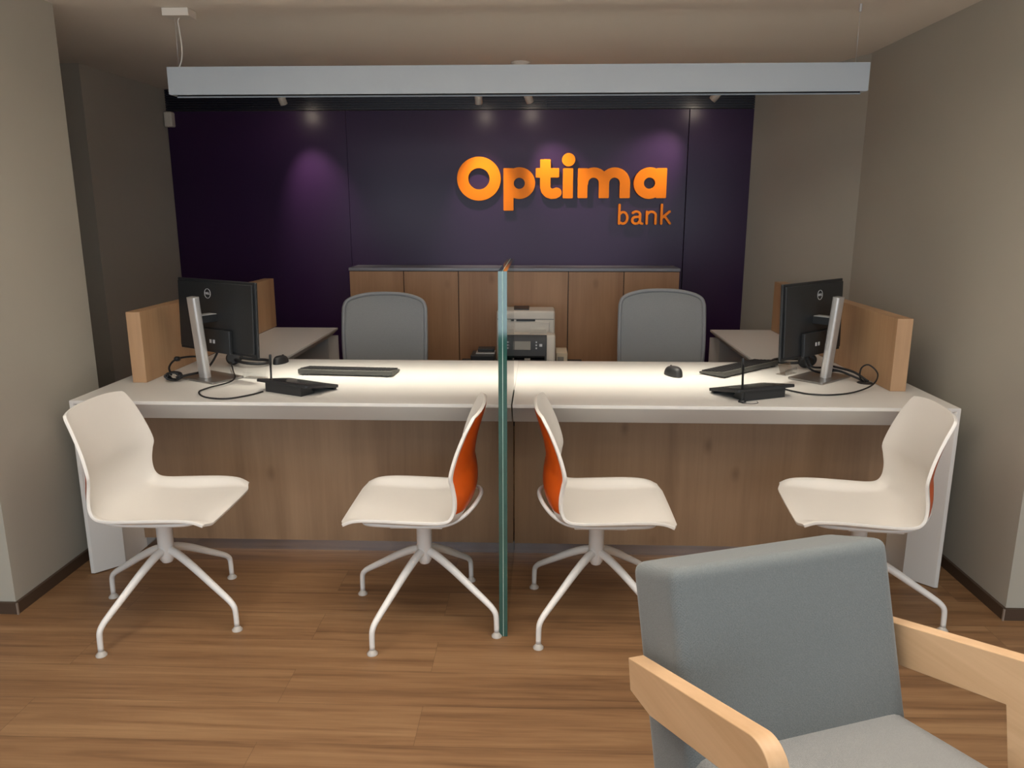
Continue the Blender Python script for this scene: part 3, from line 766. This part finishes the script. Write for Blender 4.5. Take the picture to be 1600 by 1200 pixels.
def headset(loc, rz, label, L):
    t = thing('headset', label, 'headset', loc, rz, 'black headsets lying on the counter')
    # loop of the band lying flat
    MB().tube(cr([(0, 0, .03), (L*.35, -.055, .022), (L*.8, -.05, .014), (L, 0, .012), (L*.85, .05, .013), (L*.4, .06, .018), (.0, .055, .03)], 7), .0075, 8).build('headband', M['black'], t)
    for y, s in ((0, 1), (.06, -1)):
        q = Matrix.Translation((-.005, y, .034)) @ Matrix.Rotation(R(70), 4, 'X') @ Matrix.Rotation(.3, 4, 'Y')
        MB().lathe([(.020, -.012), (.031, -.008), (.033, .004), (.028, .012)], 0, 0, 20, mat=q).build('ear_cup', M['black'], t)
    return t
headset((-1.49, 3.63, .7505), R(8), 'black headset lying behind the left monitor', .17)
headset((1.30, 3.70, .7505), R(142), 'black headset lying behind the right monitor, across the keyboard end', .17)

# acrylic card holders
def card_holder(loc, rz, label):
    t = thing('card_holder', label, 'card holder', loc, rz, 'clear acrylic card holders')
    MB().box(-.05, .05, -.003, 0, 0, .028).build('front_lip', M['acrylic'], t)
    q = Matrix.Translation((0, .018, .002)) @ Matrix.Rotation(R(-20), 4, 'X')
    MB().box(-.05, .05, 0, .003, 0, .048, mat=q).build('back_plate', M['acrylic'], t)
    MB().box(-.05, .05, 0, .045, 0, .003).build('base', M['acrylic'], t)
    return t
card_holder((-1.285, 3.325, .7505), R(-15), 'clear acrylic card holder next to the left monitor stand')
card_holder((1.158, 3.512, .7505), R(42), 'clear acrylic card holder behind the right monitor stand')

# cables
def cable(name, pts, r, label, cat='cable', n=8):
    z = .7505
    o = MB().tube(cr([(x, y, z+h) for x, y, h in pts], n), r, 8).build(name, M['cable'])
    return tag(o, label, cat, 'black cables on the counter')
cable('pad_cable', [(-1.50, 3.60, .02), (-1.46, 3.52, .03), (-1.395, 3.38, .022), (-1.345, 3.27, .016), (-1.345, 3.19, .012), (-1.395, 3.125, .006), (-1.41, 3.05, .004), (-1.345, 2.96, .004), (-1.25, 2.935, .004), (-1.18, 3.0, .004), (-1.145, 3.06, .005)], .0034, 'thin black cable looping across the counter from the left monitor to its signature pad')
cable('pad_cable', [(1.02, 3.19, .006), (1.065, 3.14, .004), (1.11, 3.10, .004), (1.19, 3.09, .004), (1.30, 3.135, .006), (1.395, 3.19, .026), (1.437, 3.25, .060), (1.41, 3.28, .092), (1.388, 3.30, .075), (1.395, 3.325, .03), (1.420, 3.340, .006)], .0034, 'thin black cable from the right signature pad rising in a loop to the grommet')
cable('power_cable', [(-1.475, 3.46, .14), (-1.50, 3.43, .07), (-1.52, 3.36, .03), (-1.57, 3.275, .024), (-1.60, 3.25, .02)], .0052, 'black cable hanging from the left monitor to the coil on the counter')
cable('power_cable', [(-1.625, 3.26, .03), (-1.655, 3.31, .055), (-1.65, 3.37, .078), (-1.62, 3.46, .074), (-1.575, 3.52, .058)], .0045, 'black cable arching up from the coil beside the left wood divider')
tag(MB().lathe([(.006, -.016), (.011, -.012), (.011, .012), (.006, .016)], 0, 0, 12, mat=Matrix.Rotation(R(80), 4, 'X')).build('ferrite_bead', M['cable']), 'black ferrite bead on the arching cable at the left divider', 'cable bead').location = (-1.648, 3.378, .829)
coil = []
for i in range(64):
    a = i*.62; k = i/64
    coil.append((-1.615+.030*math.cos(a)*(1+.25*math.sin(i*1.7)), 3.262+.012*math.sin(i*.9), .024+.017*math.sin(a)))
cable('cable_coil', coil, .0042, 'tangled coil of black cable beside the left monitor stand', 'cable', 3)
for k, (dx, dy, hh) in enumerate(((0, 0, .20), (.02, .01, .19))):
    cable('monitor_cable', [(1.20+dx, 3.475+dy, .10), (1.21+dx, 3.45+dy, .05), (1.27+dx, 3.46+dy, .02+.02*k), (1.335+dx*.5, 3.43, .035), (1.385, 3.375+dy, .022), (1.432, 3.345, .003)], .0048, ('lower' if k == 0 else 'upper')+' black cable running from the right monitor past its stand to the grommet')
cable('monitor_cable', [(1.30, 3.50, .05), (1.345, 3.46, .045), (1.40, 3.40, .035), (1.445, 3.35, .004)], .0055, 'thick black cable with plug entering the grommet by the right wood divider')
t = thing('cable_grommet', 'dark round cable grommet in the counter by the right divider', 'grommet', (1.425, 3.338, .7505))
MB().lathe([(.033, 0), (.033, .002), (.030, .0035)], 0, 0, 28).build('cap', M['darkgrey'], t)

# ------------------------------------------------------------------ printer corner behind the counter
t = thing('printer_table', 'low dark table behind the counter carrying the printer and scanner', 'table', (-.12, 4.80, 0))
MB().box(-.40, .40, -.30, .28, .49, .515).build('table_top', M['darkgrey'], t, bevel=.002)
for sx in (-1, 1):
    for sy in (-1, 1): MB().box(sx*.37-.015, sx*.37+.015, sy*.24-.015, sy*.24+.015, 0, .49).build('leg', M['darkgrey'], t)
zt = .5155
t = thing('printer', 'white upright multifunction printer standing before the wood cabinet', 'printer', (-.09, 4.94, zt))
MB().box(-.185, .185, -.10, .12, 0, .355).build('body', M['printerwhite'], t, bevel=.016, seg=3)
MB().box(-.180, .178, -.102, .1, .30, .303).build('lid_gap', M['darkgrey'], t)
MB().box(-.07, .15, -.108, -.10, .17, .285).build('front_door', M['printerwhite'], t, bevel=.003)
MB().box(-.06, .06, -.112, -.105, .29, .300).build('output_slot', M['black'], t)
MB().box(-.17, .02, -.06, .12, .355, .361).build('top_strip', M['black'], t)
t = thing('document_scanner', 'black and white document scanner with small display in front of the printer', 'scanner', (-.07, 4.66, zt))
MB().prism([(-.10, 0), (.10, 0), (.08, .235), (-.04, .235), (-.07, .17)], -.165, .165, 'X').build('body', M['printerwhite'], t, bevel=.014, seg=3)
MB().prism([(-.105, .0), (-.10, .0), (-.062, .205), (-.048, .238), (-.056, .238), (-.078, .185)], -.112, .112, 'X').build('front_panel', M['black'], t, bevel=.003)
q = Matrix.Translation((0, -.082, .178)) @ Matrix.Rotation(R(-17), 4, 'X')
MB().box(-.082, .015, -.008, -.004, -.028, .024, mat=q).build('display', M['lcd'], t)
for bx, bz_ in ((.045, .018), (.045, .0), (.045, -.018)): MB().box(bx, bx+.009, -.009, -.004, bz_-.004, bz_+.005, mat=q).build('button', M['logo'], t)
MB().box(.068, .085, -.009, -.004, -.008, .008, mat=q).build('button', M['logo'], t)
MB().box(-.10, .10, -.094, -.085, .06, .115).build('feed_slot', M['blackgloss'], t)
card_holder((-.01, 4.66, zt+.236), 0, 'clear acrylic holder standing on top of the scanner')
t = thing('paper_tray', 'beige upright paper tray to the right of the printer', 'tray', (.14, 4.86, zt))
MB().box(-.035, .035, -.10, .10, 0, .10).build('body', M['paper'], t, bevel=.003)
MB().box(-.028, .012, -.103, -.098, .02, .075).build('front_slot', M['printergrey'], t)
t = thing('cash_counter', 'black desktop machine with silver lid left of the scanner', 'machine', (-.36, 4.84, zt))
MB().box(-.075, .075, -.10, .08, 0, .085).build('body', M['black'], t, bevel=.006)
MB().box(-.045, .075, -.06, .06, .0855, .092).build('lid', M['silver'], t, bevel=.002)
MB().box(-.035, .07, -.03, .06, .0925, .115).build('hopper', M['black'], t, bevel=.004)
t = thing('desk_box', 'low dark box with paper slip just behind the counter beside the glass', 'box', (-.06, 4.50, zt))
MB().box(-.14, .10, -.03, .03, 0, .10).build('body', M['darkgrey'], t, bevel=.004)
MB().box(-.03, .005, -.033, -.029, .03, .12).build('paper_slip', M['printergrey'], t)

# ------------------------------------------------------------------ light
def area(name, loc, rot, sx, sy, e, col, spread=180):
    l = bpy.data.lights.new(name, 'AREA'); l.shape = 'RECTANGLE'; l.size = sx; l.size_y = sy; l.energy = e; l.color = col; l.spread = R(spread)
    o = bpy.data.objects.new(name, l); C.objects.link(o); o.location = loc; o.rotation_euler = rot; return o
area('daylight', (0, -3.18, 1.2), (R(90), 0, 0), 7.8, 2.0, 125, (.84, .93, 1.0))
area('beam_led', (-.13, 3.40, 2.024), (0, 0, 0), 2.35, .03, 6.0, (1, .93, .79), 38)
def down(name, x, y, e, size=60, col=(1, .84, .66)):
    l = bpy.data.lights.new(name, 'SPOT'); l.energy = e; l.spot_size = R(size*2); l.spot_blend = .8; l.color = col; l.shadow_soft_size = .06
    o = bpy.data.objects.new(name, l); C.objects.link(o); o.location = (x, y, H-.02); return o
for x in (-1.3, 0.1, 1.4):
    down('unseen_downlight', x, 1.5, 16, 60, (1, .96, .89)); down('unseen_downlight', x, -.6, 34, 75, (1, .96, .89))
for x in (-1.25, 1.05):
    down('unseen_downlight', x, 2.0, 10, 70, (1, .93, .86))
area('added_top_fill', (0, 1.2, H-.01), (0, 0, 0), 3.4, .9, 27, (1, .985, .94))  # soft overhead fill added to lift upward surfaces, not a known fixture
area('added_ceiling_fill', (-.1, 1.85, 2.06), (R(180), 0, 0), 2.6, .08, 28, (1, .90, .80))  # up-facing fill without a fixture, added to brighten the near ceiling
down('unseen_downlight', -.9, 4.4, 11, 60, (1, .9, .8)); down('unseen_downlight', .7, 4.4, 11, 60, (1, .9, .8))  # two unseen lamps added to brighten the zone behind the counter
w = bpy.data.worlds.new('w'); sc.world = w; w.use_nodes = True
w.node_tree.nodes['Background'].inputs[0].default_value = (.55, .7, .9, 1); w.node_tree.nodes['Background'].inputs[1].default_value = .6
